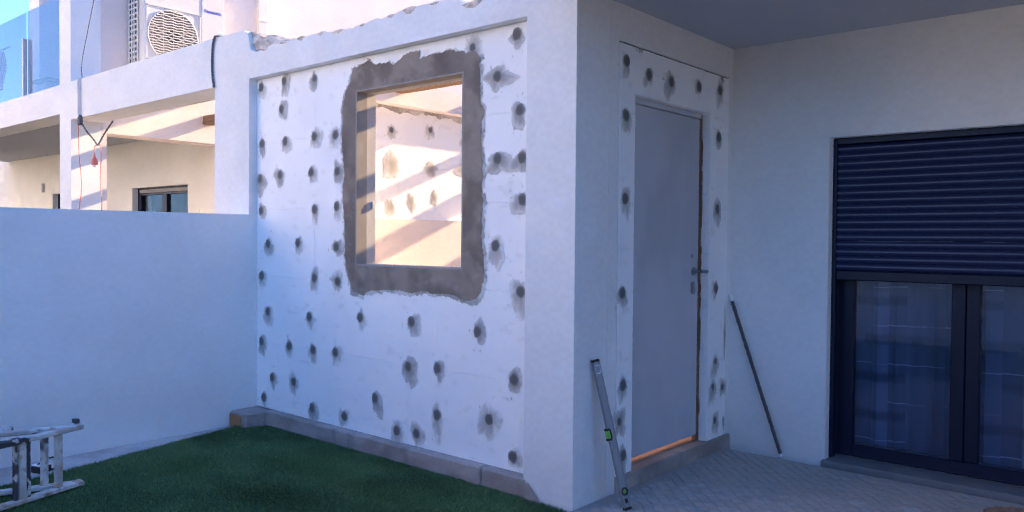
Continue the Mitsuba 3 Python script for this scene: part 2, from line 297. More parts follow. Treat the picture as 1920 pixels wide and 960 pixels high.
nv = st.vertices; st.vertices = nv+(np.stack([meshkit.fbm(nv*22, 4, s) for s in (1, 2, 3)], 1)-0.5)*0.05
obj('parapet_stub', st, RUBBLE, H, label='rough broken stub of the parapet catching sunlight')
# porch side: pillar return and beam over the door, inner faces
obj('side_beam', wall_yz(Polygon([(0.302, 2.485), (1.778, 2.485), (1.778, 2.97), (0.302, 2.97)]), -0.30, 0.0), WHITE, H)
obj('side_pillar', bx(-0.30, -0.0005, 0.302, 0.388, -0.3, 2.485), WHITE, H)
obj('side_pillar', bx(-0.30, -0.0005, 1.717, 1.779, -0.3, 2.485), WHITE, H)
# porch wall with the window opening
rw = Polygon([(-0.15, -0.3), (4.5, -0.3), (4.5, 2.97), (-0.15, 2.97)], [[(0.652, 0.02), (2.15, 0.02), (2.15, 2.043), (0.652, 2.043)]])
obj('porch_wall', wall_xz(rw, 1.78, 2.06), WHITE, H, label='plain white porch wall beside the shuttered window')
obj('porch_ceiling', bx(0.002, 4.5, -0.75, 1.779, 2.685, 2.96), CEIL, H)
obj('side_wall', bx(4.5, 4.7, 0.2, 9.0, -0.3, 6.2), WHITE, H)
obj('house_body', bx(-0.15, 4.5, 2.45, 9.0, -0.3, 2.97), WHITE, H)
obj('upper_floor', bx(-0.15, 4.5, 2.2, 9.0, 2.972, 6.2), WHITE, H)
obj('window_room', cat(bx(-0.148, 0.3, 2.062, 2.448, -0.2, 2.96), bx(3.0, 4.498, 2.062, 2.448, -0.2, 2.96), bx(0.302, 2.998, 2.44, 2.448, -0.2, 2.96), bx(0.302, 2.998, 2.062, 2.438, 2.3, 2.96), bx(0.302, 2.998, 2.062, 2.438, -0.2, 0.018)), DARK, H)
obj('roof', bx(-0.3, 4.9, 1.9, 9.3, 6.2, 6.35), ROOFT, H)
# window in the porch wall
obj('window_sill', bx(0.640, 2.165, 1.742, 1.962, -0.02, 0.026, 0.006), mat('sill_stone', lambda p, n, uv: MIX((0.13, 0.14, 0.155), (0.19, 0.20, 0.215), FBM(p.x*9, p.y*9, p.z*9, 4)), 0.35, 0.5), H, label='pale stone sill under the shuttered window')
W = H+'__window'
scene[W] = mikit.ply(cat(bx(0.653, 0.752, 1.962, 2.03, 0.027, 2.042, 0.004), bx(2.05, 2.149, 1.962, 2.03, 0.027, 2.042, 0.004), bx(0.753, 2.049, 1.962, 2.03, 0.027, 0.108, 0.004), bx(0.753, 2.049, 1.962, 2.03, 1.95, 2.042, 0.004)), ALU)
obj('meeting_stile', bx(1.315, 1.388, 1.955, 2.03, 0.109, 1.949, 0.004), ALU, W); obj('meeting_stile', bx(1.390, 1.462, 1.966, 2.03, 0.109, 1.949, 0.004), ALU, W)
obj('pane', bx(0.752, 1.315, 1.994, 1.9945, 0.108, 1.95), 'pane_glass', W)
obj('pane', bx(1.462, 2.05, 1.994, 1.9945, 0.108, 1.95), 'pane_glass', W)
for kk in (W+'__pane', W+'__pane_001'):
    x0, x1 = (0.750, 1.317) if kk.endswith('pane') else (1.460, 2.052)
    scene[kk] = mikit.ply(trimesh.Trimesh([(x0, 1.994, .106), (x1, 1.994, .106), (x1, 1.994, 1.952), (x0, 1.994, 1.952)], [[0, 1, 2], [0, 2, 3]], process=False), 'pane_glass')
for x in (0.653, 2.126): obj('guide_rail', bx(x, x+.023, 1.842, 1.905, 0.027, 2.042, 0.003), ALU, W)
obj('shutter_box', bx(0.677, 2.125, 1.842, 1.95, 2.003, 2.042, 0.003), ALU, W)
slat_prof = []
for t in np.linspace(0, 1, 9):
    slat_prof.append((-0.0105*math.sin(math.pi*t)**0.8, -0.0225+0.045*t))
pts = [(y, z) for y, z in slat_prof]+[(0.004, 0.0225), (0.004, -0.0225)]
sm = wall_yz(Polygon(pts), 0.677, 2.125)
SLAT = mikit.ply(sm, SHUT, 35)
for i in range(17):
    obj('shutter_slat', None, None, W, plydict=SLAT, tw=T().translate([0, 1.865, 1.976-0.0461*i]))
obj('shutter_bottom_bar', bx(0.677, 2.125, 1.852, 1.872, 1.153, 1.214, 0.006), ALU, W)
# curtain behind the glass
xs = np.linspace(0.70, 2.12, 420); zs = np.linspace(0.06, 2.0, 40)
yy = 2.09+0.030*np.abs(np.sin(xs*23+1.2*np.sin(xs*6)))**0.7+0.018*np.sin(xs*11+1)
G = np.array([[(x, y+0.004*math.sin(z*5+x*20), z) for x, y in zip(xs, yy)] for z in zs]); nz, nx = G.shape[:2]
fq = [[i*nx+j, i*nx+j+1, (i+1)*nx+j+1, (i+1)*nx+j] for i in range(nz-1) for j in range(nx-1)]
ck = obj('curtain', (G.reshape(-1, 3), np.array(fq)), CURT, smooth=True)
labels[ck] = {'label': 'pleated grey curtain with thin pale stripes hanging behind the porch window', 'category': 'curtain'}

# ------------------------------------------------------------------ insulated infill wall facing the lawn
I = thing('infill_wall', 'white polystyrene clad wall with grey mortar dabs and an unglazed window opening', 'wall')
XA, XB = -3.064, -0.332
HOLE = Polygon([(-1.861, 1.208), (-0.860, 1.208), (-0.860, 2.372), (-1.861, 2.372)])
core = sbox(XA, 0.0, XB, 2.588).difference(HOLE.buffer(0.012, join_style=2))
obj('masonry_core', wall_xz(core, 0.128, 0.222), PINK, I)
rows = [(0.098, 0.6, [-2.343, -1.341]), (0.6, 1.1, [-2.069, -1.075]), (1.1, 1.6, [-2.325, -1.34]), (1.6, 2.1, [-2.069, -1.075]), (2.1, 2.586, [-2.328, -1.313])]
rb = np.random.RandomState(11)
for (z0, z1, js) in rows:
    e = [XA]+js+[XB]
    for a, b in zip(e[:-1], e[1:]):
        g = 0.0005
        pg = sbox(a+g, z0+g, b-g, z1-g).difference(HOLE.buffer(0.01, join_style=2))
        if pg.area < 0.01: continue
        obj('foam_board', wall_xz(pg, 0.065+rb.uniform(-.0004, .0004), 0.127), FOAM, I)
S_ = [(-2.006, 2.241), (-1.99, 2.313), (-1.973, 2.374), (-1.944, 2.412), (-1.915, 2.44), (-1.907, 2.48), (-1.89, 2.525), (-1.845, 2.527), (-1.813, 2.538), (-1.769, 2.539), (-1.725, 2.556), (-1.697, 2.532), (-1.673, 2.512), (-1.627, 2.518), (-1.542, 2.513), (-1.475, 2.498), (-1.438, 2.507), (-1.408, 2.523), (-1.372, 2.542), (-1.322, 2.544), (-1.279, 2.546), (-1.237, 2.55), (-1.243, 2.526), (-1.247, 2.496), (-1.201, 2.499), (-1.16, 2.507), (-1.119, 2.509), (-1.085, 2.508), (-1.025, 2.505), (-1.005, 2.52), (-0.979, 2.519), (-0.953, 2.51), (-0.914, 2.5), (-0.876, 2.492), (-0.838, 2.482), (-0.766, 2.476), (-0.75, 2.456), (-0.717, 2.429), (-0.732, 2.409), (-0.744, 2.393), (-0.731, 2.356), (-0.728, 2.306), (-0.733, 2.236), (-0.729, 2.182), (-0.705, 2.153), (-0.69, 2.124), (-0.712, 2.076), (-0.723, 1.97), (-0.71, 1.847), (-0.704, 1.755), (-0.716, 1.664), (-0.695, 1.602), (-0.715, 1.51), (-0.704, 1.471), (-0.716, 1.408), (-0.696, 1.301), (-0.689, 1.212), (-0.692, 1.154), (-0.704, 1.122), (-0.718, 1.076), (-0.749, 1.052), (-0.78, 1.034), (-0.836, 1.024), (-0.875, 1.04), (-0.92, 1.055), (-0.979, 1.065), (-1.039, 1.066), (-1.113, 1.054), (-1.168, 1.069), (-1.238, 1.067), (-1.309, 1.051), (-1.382, 1.062), (-1.456, 1.066), (-1.562, 1.06), (-1.624, 1.055), (-1.671, 1.052), (-1.743, 1.036), (-1.775, 1.016), (-1.815, 1.019), (-1.881, 1.032), (-1.898, 1.062), (-1.924, 1.109), (-1.954, 1.192), (-1.975, 1.275), (-1.970, 1.381), (-1.975, 1.486), (-1.986, 1.559), (-2.000, 1.704), (-1.976, 1.811), (-1.995, 1.921), (-2.010, 2.066), (-2.000, 2.173)]
sp = Polygon(rag(S_, 0.005, 0.011, 3)).buffer(0)
thin = [(x+(0.020 if x > -1.3 else -0.020)*(1 if (x > -0.9 or x < -1.8) else 0), z-(0.022 if z < 1.2 else -0.006)) for x, z in S_]
tpg = Polygon(rag(thin, 0.005, 0.022, 21)).buffer(0).union(sp.buffer(0.003)).difference(HOLE)
SUR = obj('window_surround', wall_xz(sp.difference(HOLE), 0.0585, 0.0632), MORTAR, I, label='ragged grey mortar band trowelled around the window opening')
obj('thin_smear', wall_xz(tpg, 0.0618, 0.0632), THIN, SUR)
RV = obj('window_reveal', cat(bx(-1.861, -1.849, 0.0588, 0.146, 1.208, 2.372), bx(-0.872, -0.860, 0.0588, 0.146, 1.208, 2.372), bx(-1.849, -0.872, 0.0588, 0.2218, 1.208, 1.218), bx(-1.849, -0.872, 0.0588, 0.146, 2.362, 2.372)), mat('reveal_mortar', lambda p, n, uv: MIX((0.27, 0.24, 0.21), (0.36, 0.325, 0.29), FBM(p.y*20, p.z*9, p.x*9, 4)), 0.92, 0.1), I, label='mortar lined inner edges of the window opening')
obj('inner_lining', cat(bx(-1.861, -1.851, 0.1465, 0.2225, 1.2185, 2.372), bx(-0.870, -0.860, 0.1465, 0.2225, 1.2185, 2.372), bx(-1.851, -0.870, 0.1465, 0.2225, 2.364, 2.372)), mat('lining_plaster', lambda p, n, uv: MIX((0.46, 0.43, 0.40), (0.56, 0.53, 0.50), FBM(p.y*20, p.z*9, 1.0, 4)), 0.9, 0.1), RV)
obj('metal_clip', cat(bx(-1.851, -1.836, 0.183, 0.203, 1.588, 1.625, 0.003), bar((-1.845, 0.193, 1.62), (-1.845, 0.193, 1.640), 0.007)), STEEL, RV)
obj('inner_frame', cat(bx(-3.064, -1.99, 0.2235, 0.30, 2.40, 2.588)), WOOD, I) if False else None

def dab(parent, plane, c, z, seed, w=0.058, h=0.075, pr=0.033, off=0.0012, drop=0.018, spread=0.0, sunk=1.0):
    r = np.random.RandomState(seed)
    A, R = 96, [0, .22, .42, .6, .74, .86, .95, 1.0]
    th = np.arange(A)/A*2*np.pi; cs = np.stack([np.cos(th), np.sin(th), th*0+seed*0.7], 1)
    rad = 0.55+0.75*meshkit.fbm(cs*1.3+seed, 2, seed)+0.45*(meshkit.fbm(cs*6, 3, seed+5)-0.45)+0.05*r.uniform(-1, 1, A)
    for _ in range(r.randint(1, 4)):
        t0 = r.choice([-1.57, r.uniform(-3.1, 3.1), r.uniform(-3.1, 3.1)])+r.normal(0, .6); rad += r.uniform(-.35, .55)*np.exp(-((((th-t0+np.pi) % (2*np.pi))-np.pi)/r.uniform(.2, .55))**2)
    rad = np.maximum(rad, .35)*r.uniform(.8, 1.12)
    ex, ez = w*r.uniform(.8, 1.25)+spread, h*r.uniform(.8, 1.2)
    sx, sz = r.uniform(-.014, .018), -drop*r.uniform(.2, 1.7)
    v, col = [], []
    tone = r.uniform(.85, 1.2)
    dk, lt, ed = tone*np.array((0.34, 0.325, 0.31)), tone*np.array((0.46, 0.445, 0.43)), np.minimum(.8, tone*np.array((0.69, 0.68, 0.67)))
    for q in R:
        x = sx*q+np.cos(th)*rad*ex*q; y = sz*q+np.sin(th)*rad*ez*q
        n = meshkit.fbm(np.stack([x*45, y*30, x*0+seed], 1), 4, 3)
        hgt = off+0.0028*(1-q**3)+0.0016*(n-0.5)*(q < .99)-0.0006*(q == 1.0)
        v.append(np.stack([x, y, hgt], 1))
        t = np.clip((q-0.2)/0.8, 0, 1)+0.8*(n-0.5)
        t = np.clip(t, 0, 1)[:, None]
        col.append(np.where(t < .55, dk+(lt-dk)*t/.55, lt+(ed-lt)*(t-.55)/.45))
    v = np.vstack(v); col = np.vstack(col); f = []
    for i in range(len(R)-1):
        for j in range(A):
            a, b = i*A+j, i*A+(j+1) % A
            f += [[a, a+A, b+A], [a, b+A, b]]
    # stray flecks beside the smear
    for _ in range(r.randint(3, 8)):
        an = r.uniform(0, 6.28); d = r.uniform(1.05, 1.5); cx, cy = np.cos(an)*ex*d, np.sin(an)*ez*d+sz; s = r.uniform(.002, .006); b0 = len(v)
        o = np.array([(np.cos(k)*s*r.uniform(.5, 1.2), np.sin(k)*s*r.uniform(.6, 1.8)) for k in np.arange(5)*1.2566])
        v = np.vstack([v, np.column_stack([o[:, 0]+cx, o[:, 1]+cy, np.full(5, off)])]); col = np.vstack([col, np.tile(lt*r.uniform(.8, 1.4), (5, 1))])
        f += [[b0, b0+1, b0+2], [b0, b0+2, b0+3], [b0, b0+3, b0+4]]
    def place(u):
        if plane[0] == 'y': return np.stack([c+u[:, 0], plane[1]-u[:, 2], z+u[:, 1]], 1)
        return np.stack([plane[1]+u[:, 2], c+u[:, 0], z+u[:, 1]], 1)
    k_ = obj('mortar_dab', (place(v), np.array(f)), DAB, parent, smooth=True, color=np.clip(col, 0, 1))
    A2 = 26; th2 = np.arange(A2)/A2*2*np.pi
    pr2 = pr*(1+0.10*(meshkit.noise(np.stack([np.cos(th2)*2, np.sin(th2)*2, th2*0+seed], 1), 8)-.5)*2)
    pv_, pc = [np.array([[0, 0, off+0.0041]])], [np.array([[.13, .125, .12]])]
    for q, hh, cc in ((.5, .0040, .135), (.8, .0038, .165), (1.0, .0030, .25), (1.16, .0016, .35)):
        pv_.append(np.stack([np.cos(th2)*pr2*q, np.sin(th2)*pr2*1.06*q, np.full(A2, off+hh)], 1)); pc.append(np.full((A2, 3), cc)*[1, .97, .95])
    pv2 = np.vstack(pv_); pc = np.vstack(pc); pf = [[0, 1+j, 1+(j+1) % A2] for j in range(A2)]
    for i in range(3):
        for j in range(A2):
            a, b = 1+i*A2+j, 1+i*A2+(j+1) % A2
            pf += [[a, a+A2, b+A2], [a, b+A2, b]]
    if sunk: obj('plug', (place(pv2), np.array(pf)), DAB, k_, smooth=True, color=pc)
FD = [(-2.999, 2.523), (-2.693, 2.537), (-2.323, 2.508), (-2.728, 2.334), (-2.987, 2.099), (-2.682, 2.094), (-2.321, 2.103), (-2.079, 2.096), (-2.747, 1.853), (-2.359, 1.854), (-2.059, 1.847), (-3.009, 1.834), (-2.996, 1.593), (-2.318, 1.59), (-2.064, 1.605), (-2.9, 1.341), (-2.518, 1.353), (-2.068, 1.331), (-2.987, 1.098), (-2.319, 1.107), (-2.052, 1.094), (-2.903, 0.83), (-2.377, 0.829), (-1.807, 0.864), (-2.99, 0.599), (-2.624, 0.598), (-2.332, 0.597), (-2.071, 0.606), (-2.845, 0.339), (-2.566, 0.342), (-2.958, 0.173), (-2.339, 0.182), (-1.973, 0.178), (-1.649, 0.345), (-1.3, 0.874), (-0.733, 0.857), (-1.329, 0.59), (-1.068, 0.607), (-0.453, 0.613), (-1.436, 0.168), (-1.25, 0.18), (-1.069, 0.323), (-0.64, 0.362), (-0.456, 0.181), (-0.455, 2.523), (-0.596, 2.311), (-0.429, 2.105), (-0.589, 1.848), (-0.41, 1.842), (-0.79, 2.502), (-0.404, 1.61), (-0.601, 1.355), (-0.411, 1.105)]
BIG = {2: (.075, .075), 5: (.075, .08), 6: (.07, .065), 7: (.075, .08), 17: (.075, .09), 42: (.075, .095), 43: (.06, .08), 44: (.075, .075), 45: (.085, .075), 46: (.065, .10), 47: (.12, .075), 48: (.10, .085), 50: (.09, .08), 51: (.075, .08), 52: (.07, .11), 38: (.07, .09), 41: (.06, .095)}
for i, (x, z) in enumerate(FD):
    w, h = BIG.get(i, (0.062, 0.080))
    dab(I, ('y', 0.0632), x, z, 100+i, w, h, pr=0.031 if i not in (2, 49) else 0.024, off=0.0008+0.0004*(i % 4))

# lintel plank glimpsed inside the opening
# ------------------------------------------------------------------ kerb below the foam
K = thing('kerb', 'low pinkish stone kerb along the foot of the polystyrene wall', 'kerb')
rk = np.random.RandomState(2)
for (a, b) in ((-2.842, -1.853), (-1.851, -0.650), (-0.644, -0.312)):
    m = bx(a, b, -0.004, 0.126, -0.2, 0.097, 0.008)
    obj('kerb_stone', m, KERB, K)
brk = trimesh.convex.convex_hull(np.array([(-.31, -.002, -.2), (-.31, .06, -.2), (-.20, -.006, -.2), (-.31, -.012, .07), (-.31, .0, .085), (-.265, -.010, .06), (-.215, -.012, .012), (-.235, -.028, -.05), (-.30, -.03, -.05)]))
for _ in range(3): brk = brk.subdivide()
nv = brk.vertices; brk.vertices = nv+(np.stack([meshkit.fbm(nv*30, 3, s) for s in (1, 2, 3)], 1)-0.5)*0.016
obj('broken_end', brk, KERB, K)
cb = thing('corner_block', 'short loose stone block with an ochre end where the kerb meets the boundary wall', 'block')
obj('stone', bx(-3.062, -2.845, -0.160, 0.060, -0.2, 0.096, 0.012), KERB, cb)
obj('ochre_end', bx(-3.058, -2.905, -0.166, -0.1605, -0.05, 0.078, 0.002), mat('ochre', lambda p, n, uv: MIX((0.40, 0.20, 0.09), (0.30, 0.17, 0.10), FBM(p.x*30, p.y*30, p.z*30, 3)), 0.9, 0.1), cb, label='ochre stained end of the block')

# ------------------------------------------------------------------ door wall
E_ = thing('entry_wall', 'narrow foam clad wall around a plain grey door inside the porch', 'wall')
DH = Polygon([(0.552, -0.3), (1.453, -0.3), (1.453, 2.214), (0.552, 2.214)])
dcore = sbox(0.390, -0.3, 1.715, 2.483).difference(DH.buffer(0.004, join_style=2))
obj('masonry_core', wall_yz(dcore, -0.20, -0.075), PINK, E_)
for (z0, z1) in ((0.086, 0.6), (0.6, 1.1), (1.1, 1.6), (1.6, 2.1), (2.1, 2.475)):
    for (a, b) in ((0.391, 1.03), (1.03, 1.714)):
        pg = sbox(a+.001, z0+.001, b-.001, z1-.001).difference(DH)
        obj('foam_board', wall_yz(pg, -0.074, 0.004+rb.uniform(-.0008, .0008)), FOAM, E_)
obj('top_crack', bx(-0.05, -0.012, 0.391, 1.714, 2.476, 2.4845), DARK, E_)
for i, (y, z, w, h) in enumerate([(0.60, 2.474, .035, .010), (1.60, 2.476, .03, .03)]):
    dab(E_, ('x', 0.005), y, z, 300+i, w, h, pr=.008, sunk=0)
DD = [(0.452, 2.38), (0.688, 2.342), (0.94, 2.34), (1.287, 2.363), (1.572, 2.378), (0.451, 2.083), (0.452, 1.622), (1.563, 2.07), (1.555, 1.602), (0.433, 1.1), (1.55, 1.08), (0.449, 0.586), (0.417, 0.391), (0.457, 0.191), (1.557, 0.6), (1.528, 0.435), (1.663, 0.416), (1.561, 0.209)]
for i, (y, z) in enumerate(DD):
    dab(E_, ('x', 0.0052), y, z, 200+i, 0.062 if i < 14 else 0.055, 0.082 if i < 14 else .08, pr=0.031 if i not in (12, 14, 15, 16, 17) else 0.022, off=0.0008+0.0003*(i % 3))
dab(E_, ('x', 0.0052), 1.685, 0.78, 260, .018, .17, sunk=0)
dab(E_, ('x', 0.0052), 1.690, 0.20, 261, .016, .06, sunk=0)
obj('threshold', bx(-0.24, 0.016, 0.392, 1.778, -0.2, 0.0842, 0.007), KERB, E_, label='raised stone threshold under the door')
for i in range(7): obj('floor_tile', bx(-0.42, -0.070, 0.56+i*0.125, 0.68+i*0.125, 0.0845, 0.100, 0.003), TERRA, E_)
Dk = obj('door', bx(-0.080, -0.042, 0.556, 1.398, 0.134, 2.172, 0.003), DOOR, E_, label='plain grey door leaf')
obj('head_trim', bx(-0.074, -0.030, 0.554, 1.398, 2.176, 2.2085, 0.003), DOOR, E_)
obj('door_jamb', bx(-0.074, -0.052, 1.4015, 1.4525, 0.0845, 2.210, 0.002), FOAMGLUE, E_, label='brown foam filled gap beside the door')
gl = []
for i in range(26):
    gl.append(lump(-0.050, 1.443, rb.uniform(.15, 2.1), .007, .006, rb.uniform(.015, .05), i, 2, .4))
obj('foam_bead', cat(*gl), FOAMGLUE, E_)
HANDM = mat('handle_metal', (0.32, 0.33, 0.35), 0.38, 0.5, metallic=0.9)
hd = cat(bar((-0.0415, 1.332, 1.198), (-0.032, 1.332, 1.198), 0.027, 24), bar((-0.032, 1.332, 1.198), (0.010, 1.332, 1.198), 0.010, 12), tube([(0.010, 1.330, 1.198), (0.013, 1.345, 1.198), (0.012, 1.375, 1.197), (0.010, 1.425, 1.194)], 0.011, 10))
obj('handle', hd, HANDM, Dk)
obj('keyhole_plate', cat(bar((-0.0415, 1.326, 1.108), (-0.034, 1.326, 1.108), 0.024, 24), bar((-0.0415, 1.326, 1.072), (-0.031, 1.326, 1.072), 0.022, 20)), HANDM, Dk)
obj('spyhole', bar((-0.0415, 1.312, 1.295), (-0.036, 1.312, 1.295), 0.012, 16), HANDM, Dk)
obj('latch_pin', bar((-0.041, 1.386, 1.19), (-0.041, 1.386, 1.265), 0.004, 8), HANDM, Dk)

# ------------------------------------------------------------------ boundary wall and party wall
B = thing('boundary_wall', 'long plain white boundary wall left of the lawn', 'wall')
obj('wall', bx(-3.262, -3.064, -5.39, -0.002, -0.3, 1.562, 0.0), WHITE, B)
obj('wall_end', bx(-3.075, -3.064, -0.002, 0.0635, -0.3, 1.562, 0.0), WHITE, B)
PW = thing('party_wall', 'sunlit party wall seen through the window opening, foam above and pale render below', 'wall')
obj('lower_wall', bx(-3.30, -3.066, 0.302, 8.0, -0.3, 1.562), PINK, PW)
obj('party_beam', bx(-3.565, -3.066, 0.302, 8.0, 2.59, 2.80), PINK, PW)
for (z0, z1, js) in ((1.563, 2.06, [1.6, 2.6, 3.6]), (2.06, 2.588, [1.1, 2.1, 3.1])):
    e = [0.31]+js+[8.0]
    for a, b in zip(e[:-1], e[1:]):
        obj('foam_board', bx(-3.25, -3.19, a+.001, b-.001, z0+.001, z1-.001), FOAM, PW)
jm = [(0.31, 2.588)]
ys = np.arange(0.31, 4.0, 0.012)
jn = meshkit.fbm(np.stack([ys*9, ys*0, ys*0], 1), 5, 2)
pts = [(0.31, 2.5875), (4.0, 2.5875)]+[(y, 2.572-0.09*max(0, n-.3)) for y, n in zip(ys[::-1], jn[::-1])]
obj('mortar_joint', wall_yz(Polygon(pts).buffer(0), -3.1895, -3.186), THIN, PW)
for i, (y, z, w, h) in enumerate([(1.508, 2.37, .06, .07), (1.991, 2.422, .06, .08), (1.51, 2.068, .10, .12), (2.004, 2.058, .09, .09), (2.453, 2.362, .06, .07), (1.512, 1.691, .075, .11), (1.756, 1.753, .045, .075), (2.047, 1.778, .05, .10), (2.439, 2.073, .09, .07), (1.0, 2.4, .06, .07), (0.95, 1.75, .06, .07)]):
    dab(PW, ('x', -3.1882), y, z, 400+i, w, h, pr=.026, sunk=(i in (0, 1, 4)))
bw = thing('yard_wall', 'low white wall closing the yard at its far end', 'wall')
obj('wall', bx(-6.43, -0.16, 8.0, 8.2, -0.3, 2.3), WHITE, bw)

# pergola beams over the two yards
spec = [(1.18, 1.296, 2.90, 2.96), (1.44, 1.55, 2.69, 2.775), (2.52, 2.63, 2.69, 2.775), (3.72, 3.83, 2.69, 2.775), (4.64, 4.70, 2.70, 2.755), (4.88, 5.02, 2.69, 2.775), (6.10, 6.22, 2.69, 2.775)]
for side, (xa, xb) in enumerate(((-3.069, -0.145), (-6.44, -3.562))):
    for i, (y0, y1, z0, z1) in enumerate(spec):
        m = bx(xa, xb, y0, y1, z0, z1 if i != 1 else 2.79, 0.004)
        for _ in range(5): 
            if i == 1: m = m.subdivide()
        if i == 1: m.vertices = m.vertices+(np.stack([meshkit.fbm(m.vertices*25, 3, s) for s in (1, 2, 3)], 1)-0.5)*0.012
        lab = ('brown timber pergola beam crossing above the window opening, nearest the lawn' if i == 1 else 'timber pergola beam over the yard behind the infill wall') if side == 0 else ('end of a brown pergola beam above the neighbouring yard' if i == 1 else 'timber pergola beam over the neighbouring yard')
        t = thing('pergola_beam', lab, 'beam', ('pergola beams over our yard' if side == 0 else 'pergola beams over the neighbouring yard') if i != 1 else None)
        obj('timber', m, WOOD, t)

# ------------------------------------------------------------------ neighbour's house
NB = thing('neighbour_house', 'neighbouring white house with open frame, terrace and glass balustrade', 'house')
nf = Polygon([(-14.0, 2.665), (-6.728, 2.665), (-6.728, -0.3), (-6.435, -0.3), (-6.435, 2.583), (-3.571, 2.583), (-3.571, 2.971), (-6.435, 2.971), (-6.435, 6.2), (-6.728, 6.2), (-6.728, 2.968), (-14.0, 2.968)])
obj('front_frame', wall_xz(nf, 0.0, 0.30), WHITE, NB, label='white beams and corner pillar of the neighbouring open yard')
obj('side_pillar', bx(-6.728, -6.4352, 0.301, 0.356, -0.3, 2.478), PINK, NB)
obj('side_beam', bx(-6.728, -6.4352, 0.301, 1.779, 2.478, 2.97), PINK, NB)
obj('side_wall', bx(-6.728, -6.4352, 1.78, 9.0, -0.3, 2.97), PINK, NB)
obj('upper_side_wall', bx(-6.728, -6.4352, 0.301, 9.0, 2.9705, 6.2), PINK, NB)
pwl = Polygon([(-16, -0.3), (-6.73, -0.3), (-6.73, 2.97), (-16, 2.97)], [[(-9.03, 0.05), (-7.45, 0.05), (-7.45, 2.056), (-9.03, 2.056)], [(-11.93, 0.05), (-10.3, 0.05), (-10.3, 2.062), (-11.93, 2.062)]])
obj('porch_wall', wall_xz(pwl, 1.78, 2.06), WHITE, NB)
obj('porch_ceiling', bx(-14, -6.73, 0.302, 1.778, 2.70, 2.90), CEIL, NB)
obj('house_body', bx(-14, -6.73, 2.062, 9.0, -0.3, 2.97), DARK, NB)
obj('upper_wall', bx(-14, -6.73, 2.2, 9.0, 2.972, 6.2), PINK, NB)
obj('upper_side_return', bx(-10.6, -10.2, 1.0, 2.198, 2.972, 6.2), WHITE, NB)
obj('downpipe_duct', cat(bx(-6.434, -6.37, 2.13, 2.245, 2.972, 6.2, 0.004), bx(-6.434, -6.365, 2.12, 2.255, 4.02, 4.06, 0.003)), ACW, NB)
NW = NB+'__porch_window'
scene[NW] = mikit.ply(cat(bx(-9.029, -8.93, 1.86, 1.93, 0.05, 2.055), bx(-7.55, -7.451, 1.86, 1.93, 0.05, 2.055), bx(-8.929, -7.551, 1.86, 1.93, 1.955, 2.055), bx(-8.30, -8.18, 1.86, 1.93, 0.05, 1.954)), ALU)
labels[NW] = {'label': 'dark framed window under the neighbouring porch'}
obj('pane', trimesh.Trimesh([(-8.93, 1.89, .05), (-7.55, 1.89, .05), (-7.55, 1.89, 1.956), (-8.93, 1.89, 1.956)], [[0, 1, 2], [0, 2, 3]], process=False), 'porch_glass', NW)
obj('rail', bx(-8.93, -7.45, 1.84, 1.858, 1.985, 2.03), GREYP, NW)
NV = NB+'__far_window'
scene[NV] = mikit.ply(cat(bx(-11.929, -11.80, 1.86, 1.93, 0.05, 2.06), bx(-11.80, -10.301, 1.86, 1.93, 1.96, 2.06)), ALU)
obj('pane', trimesh.Trimesh([(-11.8, 1.89, .05), (-10.3, 1.89, .05), (-10.3, 1.89, 1.96), (-11.8, 1.89, 1.96)], [[0, 1, 2], [0, 2, 3]], process=False), 'porch_glass', NV)
obj('switch_plate', bx(-12.37, -12.27, 1.765, 1.7795, 2.10, 2.25, 0.003), GREYP, NB)
# glass balustrade on the terrace
BA = thing('glass_balustrade', 'clear bluish glass balustrade on the neighbouring terrace at upper left', 'balustrade')
for (a, b) in ((-6.735, -7.82), (-7.855, -9.2), (-9.23, -10.7)):
    obj('glass_panel', trimesh.Trimesh([(a, .06, 2.985), (b, .06, 2.985), (b, .06, 3.94), (a, .06, 3.94)], [[0, 1, 2], [0, 2, 3]], process=False), 'railing_glass', BA)
for x in (-7.838, -9.215):
    obj('post', bx(x-.02, x+.02, 0.01, 0.055, 2.969, 3.63, 0.004), ACW, BA)
obj('base_rail', bx(-10.7, -6.735, 0.035, 0.085, 2.969, 2.985), STEEL, BA)
tb = thing('planter_box', 'small white box with a grey lid behind the glass balustrade', 'box')
obj('box', bx(-8.25, -7.95, 0.30, 0.50, 2.972, 3.20, 0.01), WHITE, tb); obj('lid', bx(-8.32, -7.90, 0.27, 0.53, 3.20, 3.25, 0.008), GREYP, tb)
rc_ = thing('red_cloth', 'faded red cloth hanging behind the glass balustrade at the left edge', 'cloth')
gx, gz = np.meshgrid(np.linspace(-9.95, -9.3, 30), np.linspace(3.25, 3.75, 24))
gy = 0.25+0.05*np.sin(gx*22)+0.02*np.sin(gz*11)
vv = np.stack([gx, gy, gz], -1).reshape(-1, 3); ff = [[i*30+j, i*30+j+1, (i+1)*30+j+1, (i+1)*30+j] for i in range(23) for j in range(29)]
obj('fabric', (vv, np.array(ff)), CLOTH, rc_, smooth=True)
obj('drying_rail', bar((-10.2, 0.25, 3.755), (-9.0, 0.25, 3.755), 0.012), STEEL, rc_)

